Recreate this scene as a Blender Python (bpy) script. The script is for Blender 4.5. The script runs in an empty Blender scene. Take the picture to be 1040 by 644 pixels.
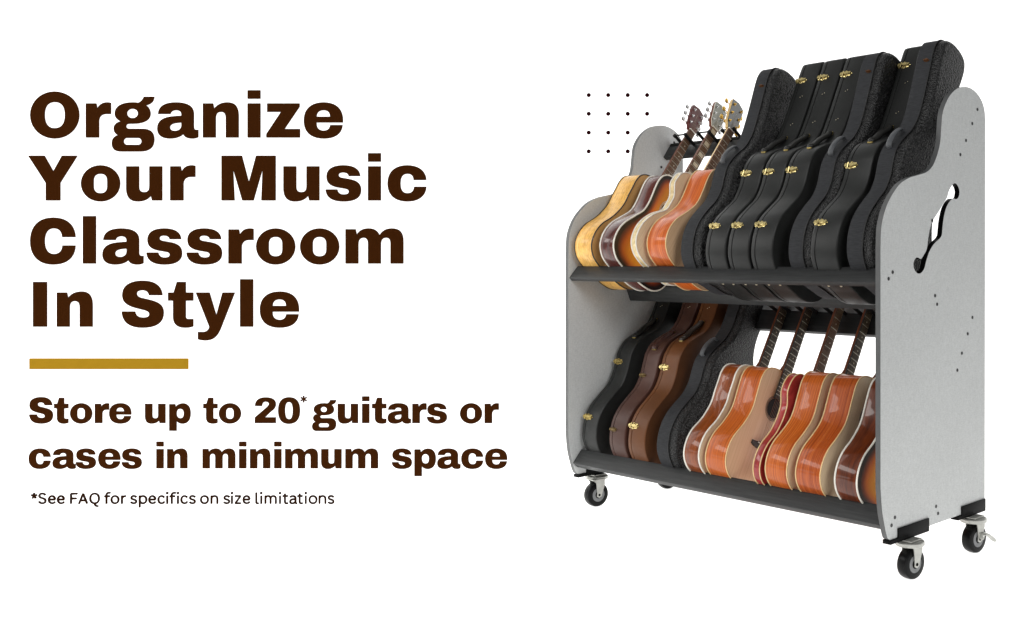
import bpy, bmesh, math, random
from mathutils import Vector, Matrix
random.seed(7)
scene = bpy.context.scene
COL = scene.collection
rad = math.radians

# ------------------------------------------------------------------ helpers
def link(o, parent=None):
    COL.objects.link(o)
    if parent is not None:
        o.parent = parent
    return o

def tag(o, label, cat, group=None):
    o['label'] = label
    o['category'] = cat
    if group:
        o['group'] = group
    return o

def thing(name, label, cat, loc=(0, 0, 0), rot=(0, 0, 0), group=None):
    o = bpy.data.objects.new(name, None)
    o.empty_display_size = 0.05
    o.location = loc
    o.rotation_euler = rot
    link(o)
    return tag(o, label, cat, group)

def bm_obj(name, bm, mats, parent=None, smooth=35):
    bmesh.ops.recalc_face_normals(bm, faces=bm.faces)
    me = bpy.data.meshes.new(name)
    bm.to_mesh(me)
    bm.free()
    if not isinstance(mats, (list, tuple)):
        mats = [mats]
    for m in mats:
        me.materials.append(m)
    if smooth:
        for p in me.polygons:
            p.use_smooth = True
        me.set_sharp_from_angle(angle=rad(smooth))
    o = bpy.data.objects.new(name, me)
    return link(o, parent)

def catmull(pts, n=6, closed=False):
    out = []
    N = len(pts)
    rng = range(N if closed else N - 1)
    for i in rng:
        if closed:
            p0, p1, p2, p3 = pts[(i - 1) % N], pts[i], pts[(i + 1) % N], pts[(i + 2) % N]
        else:
            p1, p2 = pts[i], pts[i + 1]
            p0 = pts[i - 1] if i > 0 else p1
            p3 = pts[i + 2] if i + 2 < N else p2
        for k in range(n):
            t = k / n
            out.append(tuple(0.5 * ((2 * b) + (-a + c) * t + (2 * a - 5 * b + 4 * c - d) * t * t +
                                    (-a + 3 * b - 3 * c + d) * t ** 3)
                             for a, b, c, d in zip(p0, p1, p2, p3)))
    if not closed:
        out.append(tuple(pts[-1]))
    return out

def offset_loop(loop, d):
    """move a closed 2-D loop outward by d (loop counter-clockwise)"""
    n = len(loop)
    area = sum(loop[i][0] * loop[(i + 1) % n][1] - loop[(i + 1) % n][0] * loop[i][1] for i in range(n))
    s = 1 if area > 0 else -1
    out = []
    for i in range(n):
        a, b = loop[i - 1], loop[(i + 1) % n]
        tx, ty = b[0] - a[0], b[1] - a[1]
        l = math.hypot(tx, ty) or 1e-9
        out.append((loop[i][0] + s * ty / l * d, loop[i][1] - s * tx / l * d))
    return out

def loft(bm, rings, cap0=True, cap1=True):
    vs = [[bm.verts.new(p) for p in r] for r in rings]
    n = len(rings[0])
    for a, b in zip(vs[:-1], vs[1:]):
        for i in range(n):
            j = (i + 1) % n
            bm.faces.new((a[i], a[j], b[j], b[i]))
    if cap0:
        bm.faces.new(list(reversed(vs[0])))
    if cap1:
        bm.faces.new(vs[-1])
    return vs

def xloft(bm, loop, prof, **kw):
    """loop = closed (y,z); prof = [(x, offset)]"""
    rings = []
    for x, d in prof:
        l = offset_loop(loop, d) if abs(d) > 1e-7 else loop
        rings.append([(x, p[0], p[1]) for p in l])
    return loft(bm, rings, **kw)

def box(bm, c, s, M=None, bev=0.0):
    hx, hy, hz = s[0] / 2, s[1] / 2, s[2] / 2
    r = bmesh.ops.create_cube(bm, size=1.0, matrix=Matrix.Diagonal((s[0], s[1], s[2], 1)))
    vs = r['verts']
    if bev > 0:
        es = list({e for v in vs for e in v.link_edges})
        rb = bmesh.ops.bevel(bm, geom=es, offset=bev, segments=2, affect='EDGES', profile=0.6)
        vs = list({v for f in rb['faces'] for v in f.verts} | {v for v in vs if v.is_valid})
    T = Matrix.Translation(c)
    if M is not None:
        T = T @ M.to_4x4()
    bmesh.ops.transform(bm, matrix=T, verts=vs)
    return vs

def tube(bm, pts, r, seg=8, closed=False, caps=True, flat=None):
    """tube through 3-D points; r number or list; flat=(a,b) elliptical scale with world ref"""
    pts = [Vector(p) for p in pts]
    n = len(pts)
    rings = []
    up = None
    for i, p in enumerate(pts):
        if closed:
            t = (pts[(i + 1) % n] - pts[i - 1])
        else:
            t = pts[min(i + 1, n - 1)] - pts[max(i - 1, 0)]
        t.normalize()
        if up is None:
            up = Vector((1, 0, 0)) if abs(t.x) < 0.9 else Vector((0, 0, 1))
        up = (up - t * up.dot(t)).normalized()
        sd = t.cross(up)
        rr = r[i] if isinstance(r, (list, tuple)) else r
        fa, fb = flat if flat else (1, 1)
        rings.append([p + (up * math.cos(2 * math.pi * k / seg) * fa + sd * math.sin(2 * math.pi * k / seg) * fb) * rr
                      for k in range(seg)])
    if closed:
        rings.append(rings[0])
        vs = [[bm.verts.new(q) for q in rg] for rg in rings[:-1]]
        vs.append(vs[0])
        for a, b in zip(vs[:-1], vs[1:]):
            for i in range(seg):
                j = (i + 1) % seg
                bm.faces.new((a[i], a[j], b[j], b[i]))
    else:
        loft(bm, rings, caps, caps)

def cyl(bm, a, b, r, seg=20, bev=0.0):
    a, b = Vector(a), Vector(b)
    d = (b - a)
    L = d.length
    d.normalize()
    if bev > 0:
        pts = [a, a, a + d * bev, b - d * bev, b, b]
        rr = [1e-4, r - bev, r, r, r - bev, 1e-4]
    else:
        pts, rr = [a, b], [r, r]
    up = Vector((0, 0, 1)) if abs(d.z) < 0.9 else Vector((1, 0, 0))
    up = (up - d * up.dot(d)).normalized()
    sd = d.cross(up)
    rings = [[p + (up * math.cos(2 * math.pi * k / seg) + sd * math.sin(2 * math.pi * k / seg)) * q for k in range(seg)]
             for p, q in zip(pts, rr)]
    loft(bm, rings)

def flat_curve_mesh(name, loops, depth, mats, parent=None):
    """filled 2-D loops with holes (even-odd), extruded by depth; in local XY, thickness along Z (centred)"""
    cu = bpy.data.curves.new(name, 'CURVE')
    cu.dimensions = '2D'
    cu.fill_mode = 'BOTH'
    cu.extrude = depth / 2
    for lp in loops:
        sp = cu.splines.new('POLY')
        sp.points.add(len(lp) - 1)
        for p, q in zip(sp.points, lp):
            p.co = (q[0], q[1], 0, 1)
        sp.use_cyclic_u = True
    tmp = bpy.data.objects.new(name + '_src', cu)
    COL.objects.link(tmp)
    dg = bpy.context.evaluated_depsgraph_get()
    me = bpy.data.meshes.new_from_object(tmp.evaluated_get(dg))
    bpy.data.objects.remove(tmp)
    bpy.data.curves.remove(cu)
    me.name = name
    me.materials.clear()
    if not isinstance(mats, (list, tuple)):
        mats = [mats]
    for m in mats:
        me.materials.append(m)
    o = bpy.data.objects.new(name, me)
    return link(o, parent)

# ------------------------------------------------------------------ materials
def srgb(r, g, b):
    f = lambda c: (c / 12.92 if c <= 0.04045 else ((c + 0.055) / 1.055) ** 2.4)
    return (f(r / 255), f(g / 255), f(b / 255), 1)

class NT:
    def __init__(s, name):
        s.m = bpy.data.materials.new(name)
        s.m.use_nodes = True
        s.t = s.m.node_tree
        s.b = s.t.nodes['Principled BSDF']
    def n(s, typ, **kw):
        nd = s.t.nodes.new(typ)
        for k, v in kw.items():
            if k in nd.inputs:
                nd.inputs[k].default_value = v
            else:
                setattr(nd, k, v)
        return nd
    def l(s, a, b):
        s.t.links.new(a, b)
    def coord(s, scale, out='Object'):
        tc = s.n('ShaderNodeTexCoord')
        mp = s.n('ShaderNodeMapping')
        mp.inputs['Scale'].default_value = scale
        oi = s.n('ShaderNodeObjectInfo')
        ad = s.n('ShaderNodeVectorMath', operation='MULTIPLY_ADD')
        s.l(oi.outputs['Random'], ad.inputs[0])
        ad.inputs[1].default_value = (7.3, 3.1, 5.7)
        s.l(tc.outputs[out], ad.inputs[2])
        s.l(ad.outputs[0], mp.inputs[0])
        return mp.outputs[0]
    def noise(s, vec, scale=5, detail=4, rough=0.55, dist=0.0):
        nd = s.n('ShaderNodeTexNoise')
        nd.inputs['Scale'].default_value = scale
        nd.inputs['Detail'].default_value = detail
        nd.inputs['Roughness'].default_value = rough
        nd.inputs['Distortion'].default_value = dist
        s.l(vec, nd.inputs['Vector'])
        return nd.outputs['Fac']
    def ramp(s, fac, stops):
        r = s.n('ShaderNodeValToRGB')
        e = r.color_ramp.elements
        e[0].position, e[0].color = stops[0]
        e[1].position, e[1].color = stops[-1]
        for p, c in stops[1:-1]:
            x = e.new(p)
            x.color = c
        s.l(fac, r.inputs[0])
        return r.outputs[0]
    def mix(s, fac, a, b, mode='MIX'):
        m = s.n('ShaderNodeMix', data_type='RGBA', blend_type=mode)
        for sock, v in ((m.inputs[0], fac), (m.inputs[6], a), (m.inputs[7], b)):
            if hasattr(v, 'is_linked'):
                s.l(v, sock)
            else:
                sock.default_value = v
        return m.outputs[2]
    def bump(s, h, strength=0.3, dist=0.001):
        b = s.n('ShaderNodeBump')
        b.inputs['Strength'].default_value = strength
        b.inputs['Distance'].default_value = dist
        s.l(h, b.inputs['Height'])
        s.l(b.outputs[0], s.b.inputs['Normal'])
    def set(s, **kw):
        for k, v in kw.items():
            k = k.replace('_', ' ')
            sock = s.b.inputs[k]
            if hasattr(v, 'is_linked'):
                s.l(v, sock)
            else:
                sock.default_value = v
        return s

def plain(name, col, rough=0.5, metal=0.0, coat=0.0, var=0.12, scale=40, bump=0.0, spec=0.5):
    t = NT(name)
    v = t.coord((1, 1, 1))
    f = t.noise(v, scale, 3)
    dark = tuple(c * (1 - var) for c in col[:3]) + (1,)
    lite = tuple(min(1, c * (1 + var)) for c in col[:3]) + (1,)
    t.set(Base_Color=t.ramp(f, [(0.3, dark), (0.7, lite)]), Roughness=rough, Metallic=metal, Coat_Weight=coat, Coat_Roughness=0.06)
    t.b.inputs['Specular IOR Level'].default_value = spec
    if bump:
        t.bump(t.noise(v, scale * 12, 2), bump, 0.0006)
    return t.m

def wood(name, stops, coat=0.6, rough=0.35, xs=150, along=3, scale=1.0, flame=0.0, coat_rough=0.05, spec=0.5):
    t = NT(name)
    v = t.coord((xs, along, along))
    f = t.noise(v, scale, 5, 0.6, 0.3)
    v2 = t.coord((xs * 4, along * 6, along * 6))
    f2 = t.noise(v2, 1.2, 3)
    base = t.ramp(f, stops)
    base = t.mix(0.35, base, t.ramp(f2, [(0.38, (0.22, 0.16, 0.13, 1)), (0.56, (1, 1, 1, 1))]), 'MULTIPLY')
    if flame:
        v3 = t.coord((4, 26, 26))
        f3 = t.noise(v3, 2.0, 2, 0.5, 0.6)
        base = t.mix(flame, base, t.ramp(f3, [(0.35, (0.72, 0.6, 0.45, 1)), (0.65, (1, 1, 1, 1))]), 'MULTIPLY')
    t.set(Base_Color=base, Roughness=rough, Coat_Weight=coat * 0.55, Coat_Roughness=coat_rough)
    t.b.inputs['Specular IOR Level'].default_value = 0.2
    t.bump(f2, 0.05, 0.0005)
    return t.m

M = {}
def grey_laminate():
    t = NT('grey laminate')
    v = t.coord((1, 1, 1))
    a = t.noise(t.coord((1, 420, 60)), 1.0, 3, 0.6)
    b = t.noise(t.coord((1, 90, 420)), 1.0, 2, 0.6)
    c = t.noise(v, 3.0, 3)
    s = t.n('ShaderNodeMath', operation='ADD')
    t.l(a, s.inputs[0]); t.l(b, s.inputs[1])
    s2 = t.n('ShaderNodeMath', operation='MULTIPLY')
    t.l(s.outputs[0], s2.inputs[0]); s2.inputs[1].default_value = 0.5
    col = t.ramp(s2.outputs[0], [(0.3, srgb(180, 182, 181)), (0.7, srgb(208, 210, 209))])
    col = t.mix(0.35, col, t.ramp(c, [(0.35, (0.9, 0.9, 0.9, 1)), (0.65, (1, 1, 1, 1))]), 'MULTIPLY')
    t.set(Base_Color=col, Roughness=0.55)
    t.b.inputs['Specular IOR Level'].default_value = 0.3
    return t.m
M['laminate'] = grey_laminate()
M['edge'] = plain('grey edge band', srgb(84, 85, 85), 0.5, var=0.08)

def black_ash(name, lo, hi):
    t = NT(name)
    f = t.noise(t.coord((5, 90, 90)), 1.6, 4, 0.6, 0.4)
    t.set(Base_Color=t.ramp(f, [(0.3, lo), (0.7, hi)]), Roughness=0.5)
    t.b.inputs['Specular IOR Level'].default_value = 0.35
    t.bump(f, 0.15, 0.0006)
    return t.m
M['plank'] = black_ash('black stained plank', srgb(31, 32, 32), srgb(48, 49, 49))
M['steel_black'] = plain('black powder coat', (0.004, 0.004, 0.004, 1), 0.45, spec=0.07)
M['foam'] = plain('black foam sleeve', (0.008, 0.008, 0.008, 1), 0.75, spec=0.15)
M['alu'] = plain('dull aluminium strip', srgb(150, 152, 153), 0.5, metal=0.0)
M['screw'] = plain('dark screw head', srgb(52, 52, 52), 0.45, metal=0.3)
M['fork'] = plain('grey zinc caster steel', srgb(178, 178, 172), 0.32, metal=0.5)
M['tyre'] = plain('black rubber tyre', (0.004, 0.004, 0.004, 1), 0.3, spec=0.14)
M['hub'] = plain('grey plastic hub', srgb(118, 119, 120), 0.5)

def case_vinyl(name, lo, hi, rough=0.42, grain=0.35):
    t = NT(name)
    v = t.coord((1, 1, 1))
    f = t.noise(v, 6, 3)
    g = t.n('ShaderNodeTexVoronoi')
    g.inputs['Scale'].default_value = 700
    t.l(v, g.inputs['Vector'])
    t.set(Base_Color=t.ramp(f, [(0.3, lo), (0.7, hi)]), Roughness=rough)
    t.b.inputs['Specular IOR Level'].default_value = 0.3
    t.bump(g.outputs['Distance'], grain, 0.0004)
    return t.m
M['case'] = case_vinyl('black smooth case vinyl', srgb(27, 28, 27), srgb(35, 36, 35))
M['case_low'] = M['case']
M['seam'] = plain('black seam', (0.004, 0.004, 0.004, 1), 0.6)
M['brown'] = case_vinyl('brown case leather', srgb(86, 50, 23), srgb(106, 63, 30), 0.45)
M['maroon'] = case_vinyl('maroon brown case leather', srgb(58, 36, 29), srgb(82, 54, 45), 0.4)
M['brown_shaded'] = case_vinyl('brown case leather shaded', srgb(70, 40, 18), srgb(90, 53, 25), 0.5)  # same leather darkened, shade of the right face put into the colour

def band_cloth():
    t = NT('dark ribbed case cloth')
    f = t.noise(t.coord((40, 500, 500)), 1.0, 2)
    f2 = t.noise(t.coord((1, 1, 1)), 5, 3)
    c = t.ramp(f, [(0.3, srgb(28, 29, 31)), (0.7, srgb(48, 49, 52))])
    t.set(Base_Color=c, Roughness=0.7)
    t.b.inputs['Specular IOR Level'].default_value = 0.3
    t.bump(f, 0.3, 0.0006)
    return t.m
M['band'] = band_cloth()
def pebble():
    t = NT('pebbled black case shell')
    v = t.coord((1, 1, 1))
    g = t.n('ShaderNodeTexVoronoi')
    g.inputs['Scale'].default_value = 165
    t.l(v, g.inputs['Vector'])
    g2 = t.noise(v, 260, 2)
    c = t.ramp(g.outputs['Distance'], [(0.03, srgb(92, 92, 90)), (0.2, srgb(42, 42, 42)), (0.5, srgb(10, 10, 10))])  # grain glints painted as pale flecks, shade between them as dark pits
    t.set(Base_Color=c, Roughness=0.36)
    t.b.inputs['Specular IOR Level'].default_value = 0.4
    h = t.n('ShaderNodeMath', operation='SUBTRACT')
    h.inputs[0].default_value = 1.0
    t.l(g.outputs['Distance'], h.inputs[1])
    t.bump(h.outputs[0], 1.0, 0.0035)
    return t.m
M['pebble'] = pebble()
def brass(name, hi, lo, rough):
    t = NT(name)
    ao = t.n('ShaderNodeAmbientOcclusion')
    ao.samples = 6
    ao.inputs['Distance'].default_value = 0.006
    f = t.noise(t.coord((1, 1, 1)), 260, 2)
    c = t.ramp(ao.outputs['AO'], [(0.35, lo), (0.85, hi)])  # crevice shade painted into the brass colour by occlusion
    c = t.mix(0.3, c, t.ramp(f, [(0.35, (0.6, 0.55, 0.4, 1)), (0.65, (1, 1, 1, 1))]), 'MULTIPLY')
    t.set(Base_Color=c, Roughness=rough, Metallic=0.75)
    return t.m
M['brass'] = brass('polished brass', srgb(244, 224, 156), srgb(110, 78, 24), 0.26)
M['brass_old'] = plain('dull brass', srgb(178, 158, 96), 0.38, metal=0.7, var=0.2, scale=120)
M['brass_dim'] = plain('tarnished brass', srgb(120, 100, 62), 0.5, metal=0.6, var=0.25, scale=120)
M['rust'] = plain('tarnished copper latch', srgb(104, 66, 34), 0.5, metal=0.5)
M['stud'] = plain('nickel stud', srgb(214, 204, 176), 0.3, metal=0.6)
M['handle'] = plain('black handle', srgb(32, 32, 30), 0.4, spec=0.3)
M['handle_grey'] = plain('grey rubber handle', srgb(72, 74, 77), 0.55)
M['handle_maroon'] = plain('maroon handle', srgb(62, 36, 30), 0.4)
M['handle_dark'] = plain('dark brown handle', srgb(48, 38, 30), 0.4)

W_ = lambda *c: srgb(*c)
M['maple'] = wood('honey blond maple', [(0.25, W_(224, 166, 78)), (0.5, W_(236, 184, 96)), (0.75, W_(244, 198, 116))], 0.5, 0.4, 40, 7, 1.0, 0.22)
M['mahogany'] = wood('dark red mahogany', [(0.25, W_(60, 20, 14)), (0.55, W_(88, 32, 22)), (0.8, W_(116, 46, 28))], 1.0, 0.3, 60, 5)
M['walnut_dark'] = wood('dark brown lacquered side', [(0.25, W_(66, 26, 8)), (0.55, W_(102, 44, 14)), (0.8, W_(136, 64, 24))], 1.0, 0.3, 60, 4)
M['walnut'] = wood('reddish brown lacquered side', [(0.25, W_(98, 44, 12)), (0.55, W_(138, 66, 20)), (0.8, W_(168, 88, 32))], 1.0, 0.3, 50, 5)
M['rosewood'] = wood('orange striped rosewood', [(0.2, W_(110, 40, 8)), (0.38, W_(172, 78, 22)), (0.55, W_(200, 100, 34)), (0.8, W_(226, 134, 58))], 0.7, 0.35, 190, 1.6)
M['rosewood_deep'] = wood('deep red brown striped side', [(0.2, W_(98, 34, 8)), (0.38, W_(156, 66, 20)), (0.55, W_(186, 88, 32)), (0.8, W_(212, 118, 52))], 0.7, 0.35, 170, 1.9)
M['rosewood_red'] = wood('red orange striped side', [(0.2, W_(136, 48, 12)), (0.38, W_(192, 88, 32)), (0.55, W_(214, 106, 42)), (0.8, W_(236, 144, 74))], 0.7, 0.35, 190, 1.6)
M['cream_maple'] = wood('pale cream maple', [(0.25, W_(222, 196, 142)), (0.5, W_(234, 212, 160)), (0.75, W_(240, 222, 176))], 0.8, 0.35, 30, 8, 1.0, 0.3)
M['red'] = wood('red lacquered body', [(0.25, W_(140, 40, 40)), (0.5, W_(168, 56, 54)), (0.75, W_(184, 74, 70))], 1.0, 0.3, 20, 5)
def spruce(name, lo, hi):
    t = NT(name)
    f = t.noise(t.coord((20, 260, 3)), 1.0, 4, 0.6)
    t.set(Base_Color=t.ramp(f, [(0.3, lo), (0.7, hi)]), Roughness=0.42, Coat_Weight=0.25, Coat_Roughness=0.12)
    return t.m
M['spruce'] = spruce('spruce top', W_(202, 164, 126), W_(220, 185, 147))
M['spruce_pale'] = spruce('pale spruce top', W_(212, 190, 154), W_(228, 206, 172))
M['spruce_gold'] = spruce('golden spruce top', W_(196, 146, 84), W_(212, 164, 102))
def burst():
    t = NT('sunburst top')
    at = t.n('ShaderNodeAttribute', attribute_name='burst')
    f = t.noise(t.coord((20, 200, 3)), 1.0, 3)
    c = t.ramp(at.outputs['Fac'], [(0.0, W_(252, 184, 52)), (0.5, W_(244, 154, 38)), (0.68, W_(214, 108, 30)), (0.80, W_(122, 50, 22)), (0.90, W_(30, 15, 12)), (1.0, W_(20, 12, 10))])
    c = t.mix(0.3, c, t.ramp(f, [(0.3, (0.75, 0.7, 0.65, 1)), (0.7, (1, 1, 1, 1))]), 'MULTIPLY')
    t.set(Base_Color=c, Roughness=0.3, Coat_Weight=0.7, Coat_Roughness=0.05)
    return t.m
M['burst'] = burst()
M['bind_white'] = plain('white binding', W_(232, 228, 216), 0.35)
M['bind_cream'] = plain('cream binding', W_(226, 196, 140), 0.4)
M['bind_black'] = plain('black binding', W_(34, 26, 20), 0.4)
M['hole'] = plain('dark inside of guitar', (0.006, 0.005, 0.004, 1), 0.8)  # near-black discs and strips paint the shade inside the openings
M['ebony'] = plain('dark fretboard wood', W_(46, 40, 34), 0.5, var=0.25)
M['rosefret'] = plain('rosewood fretboard', W_(98, 70, 54), 0.5, var=0.3)
M['fret'] = plain('nickel fret wire', W_(206, 204, 190), 0.3, metal=0.6)
M['string'] = plain('bronze string', W_(170, 150, 120), 0.3, metal=0.8)
M['pearl'] = plain('pearl block inlay', W_(226, 218, 198), 0.3)
M['neck_mahog'] = wood('mahogany neck', [(0.25, W_(92, 46, 26)), (0.75, W_(128, 70, 42))], 0.4, 0.4, 30, 10)
M['neck_maple'] = wood('maple neck', [(0.25, W_(214, 178, 112)), (0.75, W_(236, 206, 146))], 0.5, 0.4, 30, 10)
M['head_red'] = plain('red brown headstock veneer', W_(84, 28, 24), 0.4, coat=0.15, spec=0.3)
M['head_grey'] = plain('glossy grey headstock face', W_(118, 120, 106), 0.25, coat=0.4, var=0.03)
M['head_black'] = plain('glossy black headstock face', W_(70, 72, 68), 0.2, coat=0.5, var=0.03)
M['chrome'] = plain('chrome tuner', W_(200, 200, 200), 0.2, metal=0.9)
M['gold'] = plain('gold tuner', W_(222, 180, 84), 0.25, metal=0.85)
M['pickguard'] = plain('dark pickguard', W_(40, 26, 20), 0.2, coat=0.6)

# ------------------------------------------------------------------ camera
YAW = 0.7124
CAM = Vector((3.3128, -2.5641, 0.9873))
F_, PX, PY = 1051.556, 790.02, 266.4
cam = bpy.data.cameras.new('camera')
co = bpy.data.objects.new('camera', cam)
COL.objects.link(co)
co.location = CAM
co.rotation_euler = (rad(90), 0, YAW)
cam.sensor_width = 36
cam.lens = 36 * F_ / 1040
cam.shift_x = (520 - PX) / 1040
cam.shift_y = (PY - 322) / 1040
cam.clip_start = 0.05
cam.clip_end = 60
scene.camera = co
FWD = Vector((-math.sin(YAW), math.cos(YAW), 0))
RGT = Vector((math.cos(YAW), math.sin(YAW), 0))

# ------------------------------------------------------------------ world and lamps
w = bpy.data.worlds.new('World')
scene.world = w
w.use_nodes = True
bg = w.node_tree.nodes['Background']
bg.inputs[0].default_value = (1, 1, 1, 1)
bg.inputs[1].default_value = 0.19
scene.view_settings.view_transform = 'Standard'
scene.view_settings.look = 'None'
scene.view_settings.exposure = 0
scene.render.film_transparent = False

def area(name, loc, aim, sx, sy, power, col=(1, 1, 1)):
    l = bpy.data.lights.new(name, 'AREA')
    l.shape = 'RECTANGLE'
    l.size, l.size_y = sx, sy
    l.energy = power
    l.color = col
    o = bpy.data.objects.new(name, l)
    COL.objects.link(o)
    o.location = loc
    o.rotation_euler = (Vector(aim) - Vector(loc)).to_track_quat('-Z', 'Y').to_euler()
    return o
area('key_softbox', (-1.7, -2.9, 2.35), (0.6, 0.1, 0.8), 3.8, 0.8, 54, (1.0, 0.985, 0.96))
area('top_softbox', (1.0, -2.4, 3.4), (0.75, 0.1, 0.9), 1.6, 1.0, 34)
area('fill_softbox', (4.6, -1.6, 2.4), (1.2, 0.3, 0.8), 1.2, 1.6, 62)
area('low_softbox', (-1.4, -2.6, 0.55), (0.9, 0.1, 0.45), 2.4, 0.4, 5)

# ------------------------------------------------------------------ studio backdrop (floor curving up into a wall)
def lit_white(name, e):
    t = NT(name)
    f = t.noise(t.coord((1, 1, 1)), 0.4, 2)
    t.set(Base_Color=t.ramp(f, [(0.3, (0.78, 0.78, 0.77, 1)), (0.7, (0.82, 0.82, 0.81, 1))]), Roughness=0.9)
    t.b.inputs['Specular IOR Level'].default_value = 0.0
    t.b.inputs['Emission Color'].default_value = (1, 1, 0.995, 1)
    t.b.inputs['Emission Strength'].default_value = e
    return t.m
M['emissive'] = lit_white('backlit white sweep', 0.92)  # emission added so floor and wall clip to white without contact shadows
M['board'] = lit_white('backlit white sign board', 0.92)  # emission added so the board edges vanish into the white behind
bm = bmesh.new()
DW = 5.3
prof = [(2.25, 0.0), (DW - 0.5, 0.0)]
for k in range(1, 9):
    a = k / 8 * math.pi / 2
    prof.append((DW - 0.5 + 0.5 * math.sin(a), 0.5 - 0.5 * math.cos(a)))
prof.append((DW, 4.2))
rows = []
for side in (-6.0, 3.6):
    rows.append([bm.verts.new(Vector((CAM.x, CAM.y, 0)) + RGT * side + FWD * d + Vector((0, 0, z))) for d, z in prof])
for i in range(len(prof) - 1):
    bm.faces.new((rows[0][i], rows[1][i], rows[1][i + 1], rows[0][i + 1]))
sweep = bm_obj('floor', bm, M['emissive'])
sweep['kind'] = 'structure'
M['studio'] = plain('grey studio floor', srgb(120, 120, 120), 0.7, var=0.1, scale=3, spec=0.2)
bm = bmesh.new()
vs = [bm.verts.new(Vector((CAM.x, CAM.y, -0.006)) + RGT * a + FWD * d) for a, d in ((-9, -6), (9, -6), (9, DW + 1), (-9, DW + 1))]
bm.faces.new(vs)
base = bm_obj('ground', bm, M['studio'], None, 0)
base['kind'] = 'structure'

# small dots printed on the wall of the sweep
M['dot'] = plain('dark maroon ink', W_(34, 5, 8), 0.9, var=0.02, spec=0.0)
dotmesh = None
colname = ['leftmost', 'second from the left', 'third from the left', 'rightmost']
rowname = ['top row', 'second row', 'third row', 'bottom row']
for r, yv in enumerate((96.6, 115.6, 134.7, 153.8)):
    for c, xv in enumerate((597.9, 617.7, 637.5, 657.2)):
        if c == 3 and r >= 2:
            continue
        d = DW - 0.004
        p = CAM + FWD * d + RGT * ((xv - PX) / F_ * d) + Vector((0, 0, -(yv - PY) / F_ * d))
        if dotmesh is None:
            bm = bmesh.new()
            bmesh.ops.create_circle(bm, cap_ends=True, segments=28, radius=0.0108)
            for v in bm.verts:
                v.co = Vector((v.co.x, 0, v.co.y))
            o = bm_obj('wall_dot', bm, M['dot'], None, 0)
            dotmesh = o.data
        else:
            o = bpy.data.objects.new('wall_dot', dotmesh)
            link(o)
        o.location = p
        o.rotation_euler = (0, 0, YAW)
        tag(o, 'small dark dot on the white wall, %s, %s' % (rowname[r], colname[c]), 'dot', 'grid of dots on the wall')

# ------------------------------------------------------------------ sign board with lettering
K = 0.56
def path(d):
    """mini path: M L H V C Z plus R x y (leave horizontally, quarter curve) and U x y (leave vertically)"""
    tok = d.replace(',', ' ').split()
    i = 0
    loops, cur, pos, cmd = [], [], (0, 0), None
    out = []
    t2 = []
    for t in tok:                       # split letters glued to numbers
        while t and t[0] in 'MLHVCZRU':
            t2.append(t[0]); t = t[1:]
        z = t.endswith('Z')
        if z:
            t = t[:-1]
        if t:
            t2.append(t)
        if z:
            t2.append('Z')
    tok = t2
    def bez(p0, p1, p2, p3):
        for k in range(1, 11):
            t = k / 10
            a, b, c, e = (1 - t) ** 3, 3 * (1 - t) ** 2 * t, 3 * (1 - t) * t * t, t ** 3
            cur.append((a * p0[0] + b * p1[0] + c * p2[0] + e * p3[0], a * p0[1] + b * p1[1] + c * p2[1] + e * p3[1]))
    while i < len(tok):
        if tok[i] in 'MLHVCZRU':
            cmd = tok[i]; i += 1
        if cmd == 'Z':
            if len(cur) > 1 and math.hypot(cur[0][0] - cur[-1][0], cur[0][1] - cur[-1][1]) < 1e-6:
                cur.pop()
            out.append(cur); cur = []
            continue
        if cmd == 'M' and cur:
            out.append(cur); cur = []
        if cmd in 'ML':
            pos = (float(tok[i]), float(tok[i + 1])); i += 2; cur.append(pos)
            if cmd == 'M':
                cmd = 'L'
        elif cmd == 'H':
            pos = (float(tok[i]), pos[1]); i += 1; cur.append(pos)
        elif cmd == 'V':
            pos = (pos[0], float(tok[i])); i += 1; cur.append(pos)
        elif cmd == 'C':
            v = [float(x) for x in tok[i:i + 6]]; i += 6
            bez(pos, v[0:2], v[2:4], v[4:6]); pos = (v[4], v[5])
        elif cmd == 'R':
            q = (float(tok[i]), float(tok[i + 1])); i += 2
            bez(pos, (pos[0] + (q[0] - pos[0]) * K, pos[1]), (q[0], q[1] + (pos[1] - q[1]) * K), q); pos = q
        elif cmd == 'U':
            q = (float(tok[i]), float(tok[i + 1])); i += 2
            bez(pos, (pos[0], pos[1] + (q[1] - pos[1]) * K), (q[0] + (pos[0] - q[0]) * K, q[1]), q); pos = q
    if cur:
        out.append(cur)
    return out

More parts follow.
